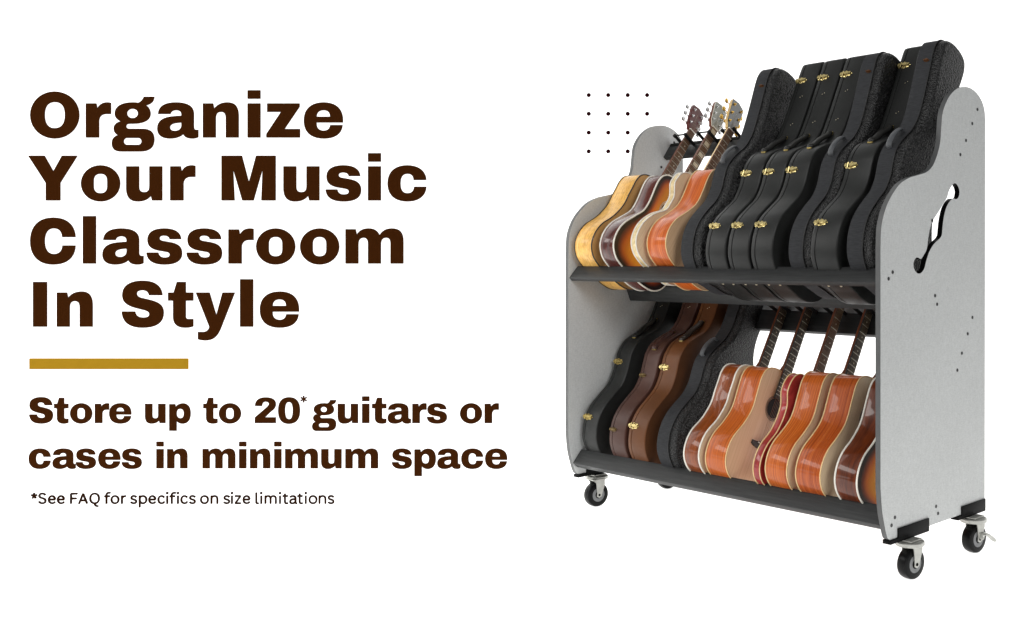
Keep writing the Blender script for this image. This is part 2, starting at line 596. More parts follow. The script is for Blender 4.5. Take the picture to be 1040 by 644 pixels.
# glyph: (left, baseline, unit scale, path); units are 1/4.727 of a headline pixel
G = {
'O': (51, 283, 1, 'M169 61 R288 174 U169 288 R51 174 U169 61 Z M169 113 C204 113 218 136 218 174 C218 213 204 237 169 237 C136 237 122 213 122 174 C122 136 136 113 169 113 Z'),
'r': (318, 283, 1, 'M318 118 H370 L374 142 C384 122 400 113 422 113 C430 113 436 114 440 116 V170 H418 C396 170 383 182 383 205 V283 H318 Z'),
'g': (443, 283, 1, 'M597 86 H648 C647 108 636 122 609 128 C623 138 630 152 630 168 C630 200 598 217 543 217 H528 C518 217 513 222 513 229 C513 236 518 240 530 240 H592 C630 240 648 258 648 292 C648 330 625 350 580 350 H485 C458 350 443 336 443 311 C443 290 452 277 471 271 C459 264 452 253 452 240 C452 222 464 209 485 205 C466 196 457 183 457 167 C457 133 490 113 543 113 C553 113 562 113.5 571 115 C583 110 591 101 597 86 Z M543 145 R569 167 U543 189 R517 167 U543 145 Z M517 285 H570 R586 301 U570 317 H517 R501 301 U517 285 Z'),
'a': (661, 283, 1, 'M665 170 C666 133 695 113 752 113 C810 113 838 133 838 170 V232 C838 241 842 245 849 245 H859 V281 C850 286 840 288 828 288 C806 288 792 281 786 267 C772 281 748 288 722 288 C682 288 661 270 661 239 C661 200 690 182 750 179 L777 177 V172 C777 158 768 152 752 152 C737 152 728 158 725 170 Z M777 211 L757 213 C735 215 723 222 723 234 C723 245 732 250 746 250 C765 250 777 240 777 224 Z'),
'n': (880, 283, 1, 'M880 118 H930 L935 143 C950 122 972 113 1000 113 C1036 113 1053 135 1053 180 V283 H990 V190 C990 169 983 160 967 160 C950 160 943 170 943 192 V283 H880 Z'),
'i': (149, 283, 1, 'M149 55 H212 V97 H149 Z M149 118 H212 V283 H149 Z'),
'z': (239, 283, 1, 'M243 118 H400 V135 L328 241 H402 V283 H239 V265 L309 160 H243 Z'),
'e': (419, 283, 1, 'M515 113 C575 113 608 145 608 200 V211 H481 V215 C481 238 494 249 515 249 C533 249 543 240 546 222 H606 C603 265 570 288 515 288 C453 288 419 257 419 201 C419 145 454 113 515 113 Z M481 182 H545 C545 162 534 152 514 152 C494 152 482 162 481 182 Z'),
'Y': (41, 585, 1, 'M41 369 H121 L163 443 L204 369 H280 L197 500 V585 H126 V500 Z'),
'o': (295, 585, 1, 'M389 415 R484 503 U389 590 R295 503 U389 415 Z M389 457 C412 457 421 470 421 490 V516 C421 537 412 549 389 549 C366 549 357 537 357 516 V490 C357 470 366 457 389 457 Z'),
'u': (512, 585, 1, 'M512 420 H575 V520 C575 537 583 544 599 544 C616 544 623 536 623 516 V420 H686 V585 H636 L631 563 C616 582 595 590 567 590 C530 590 512 568 512 525 Z'),
'M': (24, 585, 1, 'M24 369 H123 L156 495 L190 369 H285 V585 H215 L221 438 L179 585 H124 L81 438 L88 585 H24 Z'),
's': (524, 585, 1, 'M691 468 H635 C632 456 624 451 608 451 C594 451 587 455 587 463 C587 470 593 474 608 476 L637 481 C678 488 695 505 695 535 C695 572 665 590 610 590 C555 590 526 571 523 531 H581 C583 547 593 555 611 555 C627 555 635 551 635 542 C635 534 629 530 613 528 L585 523 C545 516 528 500 528 470 C528 434 557 415 609 415 C660 415 688 433 691 468 Z'),
'c': (821, 585, 1, 'M1008 487 H946 C945 467 936 457 917 457 C895 457 884 471 884 503 C884 535 895 549 917 549 C937 549 947 539 948 518 H1008 C1006 563 972 590 916 590 C855 590 821 558 821 503 C821 448 855 415 916 415 C972 415 1006 443 1008 487 Z'),
'C': (51, 264, 1, 'M270 137 H205 C203 109 190 95 165 95 C137 95 122 117 122 156 C122 195 137 217 165 217 C191 217 205 203 206 176 H270 C268 234 229 269 162 269 C92 269 51 227 51 156 C51 84 92 42 162 42 C229 42 267 78 270 137 Z'),
'l': (304, 264, 1, 'M304 35 H368 V264 H304 Z'),
'S': (490, 567, 1, 'M687 416 H622 C618 399 608 392 591 392 C573 392 564 398 564 408 C564 418 571 424 588 428 L622 436 C670 447 693 463 693 499 C693 547 658 572 592 572 C527 572 494 546 490 493 H556 C558 513 571 522 594 522 C613 522 623 517 623 507 C623 497 616 492 598 487 L562 478 C515 466 493 449 493 414 C493 370 528 345 591 345 C650 345 684 370 687 416 Z'),
't': (713, 567, 1, 'M755 351 H799 V402 H835 V442 H799 V518 C799 526 803 529 811 529 H835 V565 C824 570 811 572 797 572 C756 572 737 554 737 518 V442 H713 V402 H740 Z'),
'y': (846, 567, 1, 'M846 402 H913 L945 510 L974 402 H1035 L968 573 C950 617 928 633 893 633 C877 633 865 630 856 627 V591 H878 C898 591 906 584 911 567 Z'),
'I': (65, 567, 1, 'M65 351 H133 V567 H65 Z'),
'm': (619, 264, 1, 'M619 98 H669 L674 123 C686 103 705 94 731 94 C757 94 774 105 783 126 C796 104 816 94 843 94 C880 94 898 114 898 156 V264 H835 V167 C835 149 829 140 815 140 C798 140 790 150 790 172 V264 H727 V167 C727 149 720 140 707 140 C690 140 682 150 682 172 V264 H619 Z'),
'p': (434, 524, 1.3636, 'M434 405 H472 L475 422 C486 407 501 400 519 400 C551 400 568 424 568 463 C568 504 550 528 518 528 C502 528 490 522 481 511 V572 H434 Z M503 435 C489 435 481 446 481 463 C481 482 489 493 503 493 C518 493 525 482 525 464 C525 446 518 435 503 435 Z'),
'2': (452, 304, 1.3636, 'M452 304 V268 L525 205 C535 196 540 190 540 183 C540 176 532 171 520 171 C506 171 499 179 498 198 H453 C454 160 478 143 519 143 C562 143 584 158 584 187 C584 205 574 218 553 233 L517 267 H584 V304 Z'),
'0': (597, 304, 1.3636, 'M665 142 C710 142 734 170 734 225 C734 281 710 309 665 309 C620 309 597 281 597 225 C597 170 620 142 665 142 Z M665 173 C648 173 641 190 641 225 C641 261 648 279 665 279 C681 279 688 261 688 225 C688 190 681 173 665 173 Z'),
}
GL = {k: [[((x - g[0]) * g[2], (g[1] - y) * g[2]) for x, y in lp] for lp in path(g[3])] for k, g in G.items()}
BD = 3.9                                # the board stands beside the rack
S_ = BD / F_                            # metres per photo pixel on the board
bx0 = (-40 - PX) * S_
board = thing('sign_board', 'wide white display board with brown headline lettering beside the guitar rack', 'sign',
              Vector((CAM.x, CAM.y, 0)) + FWD * BD, (0, 0, YAW))
bm = bmesh.new()
BTOP = CAM.z - (40 - PY) * S_
bw = ((545 - PX) * S_ - bx0)
box(bm, (bx0 + bw / 2, 0.0125, BTOP / 2), (bw, 0.021, BTOP))
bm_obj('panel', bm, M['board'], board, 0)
M['ink'] = plain('dark brown print', W_(58, 29, 9), 0.9, var=0.02, spec=0.0)
M['ink_gold'] = plain('mustard gold print', W_(166, 128, 32), 0.9, var=0.02, spec=0.0)

def to_board(u, v):
    return ((u - PX) * S_, CAM.z - (v - PY) * S_)

def text_line(words, baseline, scale, extra=None):
    """each word is one part of the sign; words = [(text, [left edge of each letter])]"""
    for txt, lefts in words:
        loops = []
        for ch, left in zip(txt, lefts):
            for lp in GL[ch]:
                loops.append([to_board(left + x * scale, baseline - y * scale) for x, y in lp])
        o = flat_curve_mesh('lettering', loops, 0.002, M['ink'], board)
        o.rotation_euler = (rad(90), 0, 0)
        o.location = (0, -0.0012, 0)
        o['label'] = 'brown bold word %s' % txt
    if extra:
        o = flat_curve_mesh('asterisk', [[to_board(*p) for p in extra]], 0.002, M['ink'], board)
        o.rotation_euler = (rad(90), 0, 0)
        o.location = (0, -0.0012, 0)
        o['label'] = 'small brown asterisk after the number 20'
h = 1 / 4.727
A = lambda v: 20 + v * h
B = lambda v: 220 + v * h
text_line([('Organize', [A(51), A(318), A(443), A(661), A(880), B(149), B(239), B(419)])], 139.87, h)
text_line([('Your', [A(41), A(295), A(512), A(723)]), ('Music', [B(24), B(321), B(524), B(727), B(821)])], 203.76, h)
text_line([('Classroom', [A(51), A(304), A(398), A(610), A(802), B(57), B(190), B(401), B(619)])], 267.85, h)
text_line([('In', [A(65), A(179)]), ('Style', [A(490), A(713), A(846), B(113), B(208)])], 331.95, h)
q = 1 / 6.118
s2 = h * 0.566
a5 = lambda v: 20 + v * q
a6 = lambda v: 185 + v * q
a7 = lambda v: 350 + v * q
a9 = lambda v: 180 + v * q
star = []
cx_, cy_ = 308.55, 405.35
for k in range(6):
    a = math.pi / 2 + k * math.pi / 3
    ca, sa = math.cos(a), math.sin(a)
    for r_, w_ in ((3.55, -0.72), (3.55, 0.72)):
        star.append((cx_ + r_ * ca - w_ * sa, cy_ - r_ * sa - w_ * ca))
    a2 = a + math.pi / 6
    star.append((cx_ + 1.45 * math.cos(a2), cy_ - 1.45 * math.sin(a2)))
text_line([('Store', [a5(60), a5(215), a5(314), a5(468), a5(557)]), ('up', [a5(780), a5(930)]), ('to', [a6(132), a6(229)]), ('20', [a6(452), a6(597)]),
           ('guitars', [a6(808), a6(967), a7(109), a7(171), a7(268), a7(421), a7(512)]), ('or', [a7(717), a7(870)])], 429.77, s2, extra=star)
text_line([('cases', [a5(57), a5(205), a5(350), a5(489), a5(635)]), ('in', [a5(850), a5(917)]), ('minimum', [a9(158), a9(385), a9(453), a9(603), a9(671), a9(895), a7(5)]),
           ('space', [a7(294), a7(434), a7(576), a7(725), a7(873)])], 475.77, s2)
bm = bmesh.new()
(x0, z1), (x1, z0) = to_board(30, 364), to_board(191.5, 375)
box(bm, ((x0 + x1) / 2, -0.0008, (z0 + z1) / 2), (x1 - x0, 0.0026, z1 - z0))
o = bm_obj('underline_bar', bm, M['ink_gold'], board, 0)

# footnote in a light sans face drawn with round strokes, word by word (units: 1/10.4 photo pixel)
M['ink_small'] = plain('brown small print', W_(42, 22, 10), 0.9, var=0.02, spec=0.0)
SF = {
'S': 'M76 92 C70 104 58 110 42 110 C22 110 12 100 12 87 C12 72 24 66 42 62 C62 57 76 51 76 33 C76 17 62 8 42 8 C24 8 12 16 8 30',
'e': 'M10 47 H73 M73 47 C73 70 60 84 42 84 C22 84 9 68 9 46 C9 22 24 8 44 8 C58 8 68 14 73 24',
'F': 'M9 2 V109 M9 109 H76 M9 58 H67',
'A': 'M8 2 L51 110 M51 110 L95 2 M22 37 H81',
'Q': 'M54 110 C82 110 100 90 100 59 C100 28 82 8 54 8 C26 8 8 28 8 59 C8 90 26 110 54 110 M54 6 C58 -14 68 -23 92 -23',
'f': 'M20 2 V95 C20 112 30 118 45 118 C52 118 57 117 61 115 M0 82 H54',
'o': 'M45 84 C67 84 82 69 82 46 C82 23 67 8 45 8 C23 8 8 23 8 46 C8 69 23 84 45 84',
'r': 'M9 2 V90 M9 52 C14 74 28 85 50 83',
's': 'M64 70 C58 80 48 85 36 85 C20 85 11 77 11 67 C11 55 22 51 36 47 C52 43 62 38 62 26 C62 14 50 8 36 8 C22 8 12 13 7 24',
'p': 'M9 -36 V90 M9 48 C9 70 22 84 43 84 C65 84 79 69 79 46 C79 23 65 8 43 8 C22 8 9 22 9 46',
'c': 'M70 66 C64 78 54 84 43 84 C22 84 9 69 9 46 C9 23 22 8 43 8 C55 8 65 14 71 26',
'i': 'M10 2 V88 M10 105 V127',
'n': 'M9 2 V90 M9 50 C9 70 22 84 42 84 C62 84 71 72 71 52 V2',
'm': 'M9 2 V90 M9 54 C9 72 20 84 37 84 C54 84 63 74 63 56 V2 M63 54 C63 72 75 84 92 84 C110 84 119 74 119 54 V2',
'l': 'M9 122 V24 C9 10 14 6 24 6 H34',
't': 'M22 110 V28 C22 12 28 7 38 7 C46 7 50 8 54 9 M0 84 H52',
'a': 'M10 72 C16 80 26 84 38 84 C58 84 66 74 66 58 V24 C66 10 70 6 82 6 M66 50 C50 52 9 52 9 27 C9 14 19 7 32 7 C50 7 66 18 66 36',
'z': 'M4 84 H62 M62 84 L7 8 M7 8 H64',
'*': 'M34 85 L34 117 M34 85 L4 96 M34 85 L64 96 M34 85 L16 60 M34 85 L52 60',
}
f1 = lambda v: 26 + v / 10.4
f2 = lambda v: 126 + v / 10.4
f3 = lambda v: 246 + v / 10.4
for txt, lefts in (('*See', [f1(57), f1(135), f1(238), f1(333)]), ('FAQ', [f1(472), f1(557), f1(676)]), ('for', [f1(835), f1(900), f1(1010)]),
                   ('specifics', [f2(67), f2(157), f2(258), f2(355), f2(447), f2(485), f2(560), f2(597), f2(687)]), ('on', [f2(805), f2(915)]),
                   ('size', [226.9, 234.7, 238.4, f3(5)]),
                   ('limitations', [f3(140), f3(192), f3(237), f3(390), f3(430), f3(498), f3(585), f3(662), f3(703), f3(808), f3(903)])):
    bm = bmesh.new()
    for ch, left in zip(txt, lefts):
        for st in path(SF[ch]):
            pts = []
            for x, y in st:
                X, Z = to_board(left + x / 10.4, 511.9 - y / 10.4)
                pts.append((X, -0.0006, Z))
            tube(bm, pts, (12.5 if (ch == 'i' and st[0][1] > 100) else 10.8) / 10.4 * S_, 8)
    o = bm_obj('footnote_word', bm, M['ink_small'], board, 60)
    o['label'] = 'small brown footnote word %s' % txt.strip('*')

# ------------------------------------------------------------------ the rack
RW, T = 1.507, 0.0185
XL = -0.018                               # outer face of the left panel
rack = thing('storage_rack', 'grey two tier rolling rack with curved side panels holding guitars and cases', 'rack')
raw = [(0.0005, 0.30), (0.0, 0.33), (0.0, 0.40), (0.0, 0.96), (0.0, 1.01), (0.0005, 1.04), (0.004, 1.09), (0.017, 1.13), (0.037, 1.165), (0.068, 1.2), (0.107, 1.231), (0.157, 1.252), (0.2, 1.262), (0.252, 1.275),
       (0.286, 1.294), (0.313, 1.327), (0.335, 1.373), (0.342, 1.42), (0.350, 1.471), (0.368, 1.506), (0.40, 1.541), (0.445, 1.568), (0.5, 1.58), (0.55, 1.575),
       (0.596, 1.553), (0.622, 1.52), (0.629, 1.48)]
outline = catmull(raw, 5) + [(0.625, 0.141)] + [(0.05, 0.14)] + catmull([(0.05, 0.14), (0.036, 0.15), (0.021, 0.19), (0.008, 0.24), (0.001, 0.30)], 5)[1:-1]
fh = [(0.418, 1.248), (0.44, 1.247), (0.456, 1.228), (0.452, 1.207), (0.436, 1.197), (0.416, 1.199), (0.392, 1.186), (0.371, 1.163), (0.357, 1.13), (0.35, 1.1), (0.346, 1.077), (0.332, 1.064),
      (0.298, 1.046), (0.27, 1.02), (0.252, 0.99), (0.242, 0.968), (0.222, 0.953), (0.2, 0.953), (0.182, 0.968), (0.18, 0.988), (0.198, 1.003), (0.222, 0.998),
      (0.24, 1.012), (0.256, 1.03), (0.264, 1.060), (0.272, 1.088), (0.288, 1.118), (0.307, 1.135), (0.330, 1.155), (0.354, 1.178), (0.378, 1.2), (0.392, 1.225)]
fh = catmull(fh, 3, True)
screw_yz = [(0.064, 0.957), (0.042, 0.937), (0.305, 0.879), (0.317, 0.851), (0.541, 0.799), (0.51, 0.745), (0.472, 0.682), (0.443, 0.627),
            (0.575, 1.512), (0.54, 1.46), (0.499, 1.399), (0.462, 1.348), (0.076, 0.204), (0.058, 0.183), (0.311, 0.196), (0.323, 0.171), (0.288, 1.122)]
bm = bmesh.new()
cyl(bm, (-0.0016, 0, 0), (0.0016, 0, 0), 0.0058, 14, 0.0008)
screw0 = bm_obj('screw', bm, M['screw'])
sm = screw0.data
bpy.data.objects.remove(screw0)
for x in (XL, RW - T):
    p = flat_curve_mesh('side_panel', [outline, fh], T, [M['laminate'], M['edge'], M['steel_black']], rack)
    # local XY -> world YZ
    me = p.data
    me.transform(Matrix(((0, 0, 1, x + T / 2), (1, 0, 0, 0), (0, 1, 0, 0), (0, 0, 0, 1))))
    me.update()
    for f in me.polygons:
        f.use_smooth = True
        f.material_index = 0 if abs(f.normal.x) > 0.5 else (2 if (0.17 < f.center.y < 0.47 and 0.94 < f.center.z < 1.255 and f.center.y > 0.1) else 1)
    me.set_sharp_from_angle(angle=rad(40))
    for (y, z) in screw_yz:
        s = bpy.data.objects.new('screw', sm)
        link(s, p)
        s.location = (RW if x > 0 else XL + T, y, z)

IN0, IN1 = XL + T + 0.0015, RW - T - 0.0015
LEN = IN1 - IN0
XC = (IN0 + IN1) / 2
def plank(name, mid, direction, width, thick, mat, parent=rack, bev=0.002, length=LEN):
    """mid=(y,z) centre; direction=(dy,dz) width axis"""
    dy, dz = direction
    l = math.hypot(dy, dz)
    dy, dz = dy / l, dz / l
    bm = bmesh.new()
    R = Matrix(((1, 0, 0), (0, dy, -dz), (0, dz, dy)))
    box(bm, (XC, mid[0], mid[1]), (length, width, thick), R, bev)
    return bm_obj(name, bm, mat, parent, 30)

def front_lip(a, b, th, name):
    """board given by its visible front face from a to b"""
    d = Vector((b[0] - a[0], b[1] - a[1]))
    n = Vector((d.y, -d.x)).normalized()
    c = (Vector(a) + Vector(b)) / 2 + n * th / 2
    return plank(name, (c.x, c.y), (d.x, d.y), d.length, th, M['plank'])
front_lip((0.002, 0.926), (0.045, 0.973), 0.020, 'front_rail')
front_lip((0.020, 0.188), (0.063, 0.2385), 0.030, 'front_rail')
plank('support_rail', (0.316, 0.861), (0.394, -0.919), 0.067, 0.022, M['plank'])
plank('support_rail', (0.338, 0.186), (0.394, -0.919), 0.062, 0.022, M['plank'])

def dirs(lean):
    a = rad(lean)
    return (math.sin(a), math.cos(a)), (math.cos(a), -math.sin(a))     # u dir, v dir in (y,z)
def uv2yz(u, v, lean):
    (uy, uz), (vy, vz) = dirs(lean)
    return (u * uy + v * vy, u * uz + v * vz)

UPPER, LOWER = 36.0, 29.0
def neck_rail(lean, u0, u1, v, slots, strip_mat, sw):
    ud, vd = dirs(lean)
    c = uv2yz((u0 + u1) / 2, v + 0.011, lean)
    r = plank('neck_rail', c, ud, u1 - u0, 0.022, M['plank'])
    c = uv2yz(u1 + sw / 2 + 0.0015, v + 0.004, lean)
    plank('rail_strip', c, ud, sw, 0.008, strip_mat, r, 0.001)
    for xs in slots:
        bm = bmesh.new()
        pts = []
        um = u1 - 0.004
        for sx, vv in ((-0.032, v + 0.002), (-0.032, v - 0.066), (0.032, v - 0.066), (0.032, v + 0.002)):
            y, z = uv2yz(um, vv, lean)
            pts.append(Vector((xs + sx, y, z)))
        for a, b in ((0, 1), (3, 2)):
            tube(bm, [pts[a], pts[b]], 0.0068, 10)
            tube(bm, [pts[b] - (pts[b] - pts[a]).normalized() * 0.006, pts[b] + (pts[b] - pts[a]).normalized() * 0.003], 0.0082, 10)
        tube(bm, [pts[1], pts[2]], 0.0034, 8)
        bm_obj('neck_cradle', bm, M['foam'], r)
    return r
neck_rail(UPPER, 1.466, 1.526, -0.437, (0.128, 0.268, 0.408, 0.548), M['steel_black'], 0.016)
neck_rail(LOWER, 0.862, 0.945, 0.056, (0.690, 0.825, 0.961, 1.100, 1.236, 1.39), M['alu'], 0.03)

# casters
def caster(x, y, brake, side, trail=(0, 0, 0)):
    c = bpy.data.objects.new('caster', None)
    c.empty_display_size = 0.03
    link(c, rack)
    c.location = (x, y, 0)
    top = 0.124
    bm = bmesh.new()
    box(bm, (0, 0, top - 0.0015), (0.05, 0.06, 0.005), None, 0.001)
    cyl(bm, (0, 0, top - 0.005), (0, 0, top - 0.018), 0.046, 36, 0.002)
    bm_obj('top_plate', bm, M['fork'], c)
    A = -0.12                                         # axle heading
    ax = Vector((math.cos(A), math.sin(A), 0))
    fw = Vector((-ax.y, ax.x, 0))
    wc = Vector((0, 0, 0.049)) + fw * 0.004 + Vector(trail)
    r = 0.049
    bm = bmesh.new()
    # tyre profile lathe
    prof = [(-0.019, 0.027), (-0.019, 0.0405), (-0.016, 0.047), (-0.008, r), (0.008, r), (0.016, 0.047), (0.019, 0.0405), (0.019, 0.027)]
    rings = []
    N = 40
    for s, rr in prof:
        rings.append([wc + ax * s + (Vector((0, 0, 1)) * math.cos(2 * math.pi * k / N) + fw * math.sin(2 * math.pi * k / N)) * rr for k in range(N)])
    loft(bm, rings, True, True)
    bm_obj('tyre', bm, M['tyre'], c)
    for s in (1, -1):
        bm = bmesh.new()
        rings = []
        for a, rr in ((0.0188, 0.028), (0.0198, 0.027), (0.0198, 0.015), (0.0165, 0.0135)):
            rings.append([wc + ax * a * s + (Vector((0, 0, 1)) * math.cos(2 * math.pi * k / N) + fw * math.sin(2 * math.pi * k / N)) * rr for k in range(N)])
        loft(bm, rings, False, True)
        bm_obj('hub', bm, M['hub'], c)
    bm = bmesh.new()
    cyl(bm, wc - ax * 0.028, wc + ax * 0.028, 0.0052, 14, 0.001)
    cyl(bm, wc - ax * 0.0205, wc + ax * 0.0205, 0.012, 18)
    bm_obj('axle', bm, M['steel_black'], c)
    bm = bmesh.new()
    zt = top - 0.015
    for s in (1, -1):
        o_ = wc + ax * 0.0245 * s
        base = [(-0.026, zt), (0.026, zt), (0.026, zt - 0.02), (0.014, 0.056), (0.011, 0.043), (0, 0.0375), (-0.011, 0.043), (-0.010, 0.056), (-0.014, zt - 0.012)]
        l0 = [Vector((o_.x, o_.y, 0)) + fw * a + Vector((0, 0, z)) - ax * 0.0014 for a, z in base]
        l1 = [p + ax * 0.0028 for p in l0]
        loft(bm, [l0, l1])
    for d_ in (0,):
        box(bm, (wc.x, wc.y, zt + 0.0012), (0.0518, 0.056, 0.0034), Matrix.Rotation(A, 3, 'Z'))
    bm_obj('fork', bm, M['fork'], c)
    if brake:
        bm = bmesh.new()
        p0 = wc + fw * 0.012 + Vector((0, 0, 0.012)) + ax * 0.026
        pts = [p0 - fw * 0.012 - Vector((0, 0, 0.012)), p0 + Vector((0, 0, 0.005)), p0 + fw * 0.036 + Vector((0, 0, -0.008)), p0 + fw * 0.066 + Vector((0, 0, -0.030))]
        tube(bm, catmull([tuple(p) for p in pts], 5), [0.009] + [0.0145] * 14 + [0.012], 10, flat=(1.0, 0.4))
        bm_obj('brake_lever', bm, M['fork'], c)
    # black angle bracket wrapping the panel foot
    return c
for x, yy, brake in ((-0.008, 0.150, False), (-0.008, 0.537, True), (RW + 0.006, 0.150, False), (RW + 0.006, 0.537, True)):
    caster(x, yy, brake, 1, (0.022, -0.026, 0) if (x < 0.5 and yy < 0.3) else (0, 0, 0))
    y0, y1 = (0.045, 0.262) if yy < 0.3 else (0.44, 0.6215)
    f0 = y0 + (0.043 if yy < 0.3 else 0.025)
    bm = bmesh.new()
    px0, px1 = (XL, XL + T) if x < 0.5 else (RW - T, RW)
    box(bm, ((px0 + px1) / 2, (y0 + y1) / 2, 0.1325), (T + 0.0115, y1 - y0, 0.0125), None, 0.001)
    box(bm, (px1 + 0.0035, (f0 + y1) / 2, 0.152), (0.005, y1 - f0, 0.033), None, 0.001)
    box(bm, (px0 - 0.0035, (f0 + y1) / 2, 0.152), (0.005, y1 - f0, 0.033), None, 0.001)
    bm_obj('caster_bracket', bm, M['steel_black'], rack)

# ------------------------------------------------------------------ guitars
def guitar_half(a, b, c, L, style):
    if style == 'double':
        pts = [(0, 0), (0.003, .40), (0.03, .72), (0.10, .93), (0.20, 1.0), (0.31, .95), (0.43, .78), (0.52, b / a + .02), (0.60, b / a), (0.69, b / a * 1.04), (0.79, c / a),
               (0.88, c / a * .99), (0.95, c / a * .88), (0.99, c / a * .66), (0.985, c / a * .45), (0.93, c / a * .33), (0.885, c / a * .27), (0.87, 0)]
    else:
        pts = [(0, 0), (0.003, .38), (0.03, .70), (0.10, .92), (0.20, 1.0), (0.31, .96), (0.43, .80), (0.53, b / a + .03), (0.61, b / a), (0.70, b / a * 1.03), (0.79, c / a * .99),
               (0.86, c / a), (0.925, c / a * .93), (0.97, c / a * .74), (0.993, c / a * .46), (1.0, c / a * .2), (1.0, 0)]
    return [(p[1] * a, p[0] * L) for p in pts]

def mirror_loop(half):
    sm = catmull(half, 6)
    right = [(v, u) for v, u in sm]
    left = [(-v, u) for v, u in reversed(sm[1:-1])]
    return right + left

def binding(root, loop, x, mat, r):
    bm = bmesh.new()
    tube(bm, [(x, p[0], p[1]) for p in loop], r, 6, True)
    o = bm_obj('binding', bm, mat, root, 60)
    return o

def make_guitar(label, x, u0, v0, lean, th, a, b, c, L, side, top, bind, neck='neck_mahog', board_='ebony', head='head_red', tuner='chrome',
                style='acoustic', nut=0.757, head_len=0.135, inlay='dot', group=None, bindr=0.0022, back=None, guard=True, head_bind=None, name='acoustic_guitar',
                yaw=0.0, tilt=14):
    y, z = uv2yz(u0, v0, lean)
    root = thing(name, label, 'guitar', (x, y, z), (-rad(lean), 0, 0), group)
    if yaw:
        Mx = Matrix.Rotation(-rad(lean), 3, 'X') @ Matrix.Rotation(rad(yaw), 3, 'Z')
        root.rotation_euler = Mx.to_euler()
    half = guitar_half(a, b, c, L, style)
    loop = mirror_loop(half)
    bm = bmesh.new()
    xloft(bm, loop, [(0, -0.004), (0.0012, -0.001), (0.004, 0), (th - 0.004, 0), (th - 0.0012, -0.001), (th, -0.003)], cap1=False)
    body = bm_obj('body', bm, [M[side]], root, 40)
    # soundboard of concentric rings
    bm = bmesh.new()
    lay = bm.verts.layers.float.new('burst')
    top_u = L * (0.87 if style == 'double' else 1.0)
    def axis_pt(p):
        return (0.0, min(max(p[1], 0.20 * L), 0.80 * top_u))
    ks = [1.0, 0.94, 0.86, 0.75, 0.6, 0.42, 0.22, 0.04]
    inner = offset_loop(loop, -0.0028)
    rings = []
    for k in ks:
        ring = []
        for p in inner:
            q_ = axis_pt(p)
            arch = 0.006 * (1 - k * k) if style != 'acoustic' else 0.0015 * (1 - k * k)
            v = bm.verts.new((th + 0.0002 + arch, q_[0] + (p[0] - q_[0]) * k, q_[1] + (p[1] - q_[1]) * k))
            v[lay] = k
            ring.append(v)
        rings.append(ring)
    n = len(inner)
    for r0, r1 in zip(rings[:-1], rings[1:]):
        for i in range(n):
            j = (i + 1) % n
            bm.faces.new((r0[i], r0[j], r1[j], r1[i]))
    bm.faces.new(rings[-1])
    tb = bm_obj('soundboard', bm, M[top], root, 60)
    binding(root, loop, 0.0015, M[bind], bindr)
    binding(root, loop, th - 0.0008, M[bind], bindr)
    xt = th + 0.002
    if style == 'acoustic':
        hu, hr = 0.69 * L, 0.038 * (a / 0.16)
        bm = bmesh.new()
        N = 36
        for r0, r1, xx in ((hr * 1.06, hr * 1.13, xt + 0.0004), (hr * 1.2, hr * 1.25, xt + 0.0004)):
            lo = [(xx, r0 * math.cos(2 * math.pi * k / N), hu + r0 * math.sin(2 * math.pi * k / N)) for k in range(N)]
            hi = [(xx, r1 * math.cos(2 * math.pi * k / N), hu + r1 * math.sin(2 * math.pi * k / N)) for k in range(N)]
            loft(bm, [lo, hi], False, False)
        bm_obj('rosette', bm, M['bind_black'] if bind != 'bind_white' else M['bind_white'], root, 0)
        bm = bmesh.new()
        cyl(bm, (xt - 0.004, 0, hu), (xt + 0.0006, 0, hu), hr, N)
        bm_obj('sound_hole', bm, M['hole'], root)
        # bridge
        bu = 0.36 * L
        half_b = [(-0.066, -0.008), (-0.05, -0.013), (-0.022, -0.014), (0.022, -0.014), (0.05, -0.013), (0.066, -0.008), (0.066, 0.006), (0.035, 0.009), (0.02, 0.014), (-0.02, 0.014), (-0.035, 0.009), (-0.066, 0.006)]
        bm = bmesh.new()
        loft(bm, [[(xt - 0.001, p[0] * .85, bu + p[1]) for p in half_b], [(xt + 0.007, p[0] * .82, bu + p[1] * .9) for p in half_b]])
        br = bm_obj('bridge', bm, M['ebony'], root, 30)
        bm = bmesh.new()
        box(bm, (xt + 0.009, 0, bu + 0.006), (0.006, 0.06, 0.003))
        bm_obj('saddle', bm, M['bind_white'], br, 0)
        if guard:
            gp = [(0.012, hu - hr - .002), (hr * .9, hu - hr * .7), (hr * 1.28, hu - .008), (0.075, hu - .012), (0.082, hu - .05), (0.066, hu - .09), (0.04, hu - .10), (0.02, hu - .07)]
            gp = catmull(gp, 4, True)
            bm = bmesh.new()
            loft(bm, [[(xt + 0.0001, p[0], p[1]) for p in gp], [(xt + 0.0014, p[0], p[1]) for p in gp]])
            bm_obj('pickguard', bm, M['pickguard'], root, 30)
    else:
        bu = 0.30 * L
        bm = bmesh.new()
        box(bm, (xt + 0.010, 0, bu), (0.008, 0.062, 0.012), None, 0.002)
        bm_obj('bridge', bm, M['chrome'], root)
        for uu in (0.42 * L, 0.66 * L):
            bm = bmesh.new()
            box(bm, (xt + 0.010, 0, uu), (0.008, 0.055, 0.028), None, 0.003)
            bm_obj('pickup', bm, M['chrome'], root)
        for s in (1, -1):
            fpts = [(s * 0.062, 0.50 * L), (s * 0.076, 0.44 * L), (s * 0.080, 0.36 * L), (s * 0.092, 0.30 * L)]
            bm = bmesh.new()
            tube(bm, [(xt + 0.0032, p[0], p[1]) for p in catmull(fpts, 5)], [0.004] + [0.0028] * 14 + [0.004], 6, flat=(0.25, 1))
            bm_obj('f_hole', bm, M['hole'], root)
    # neck
    jt = top_u
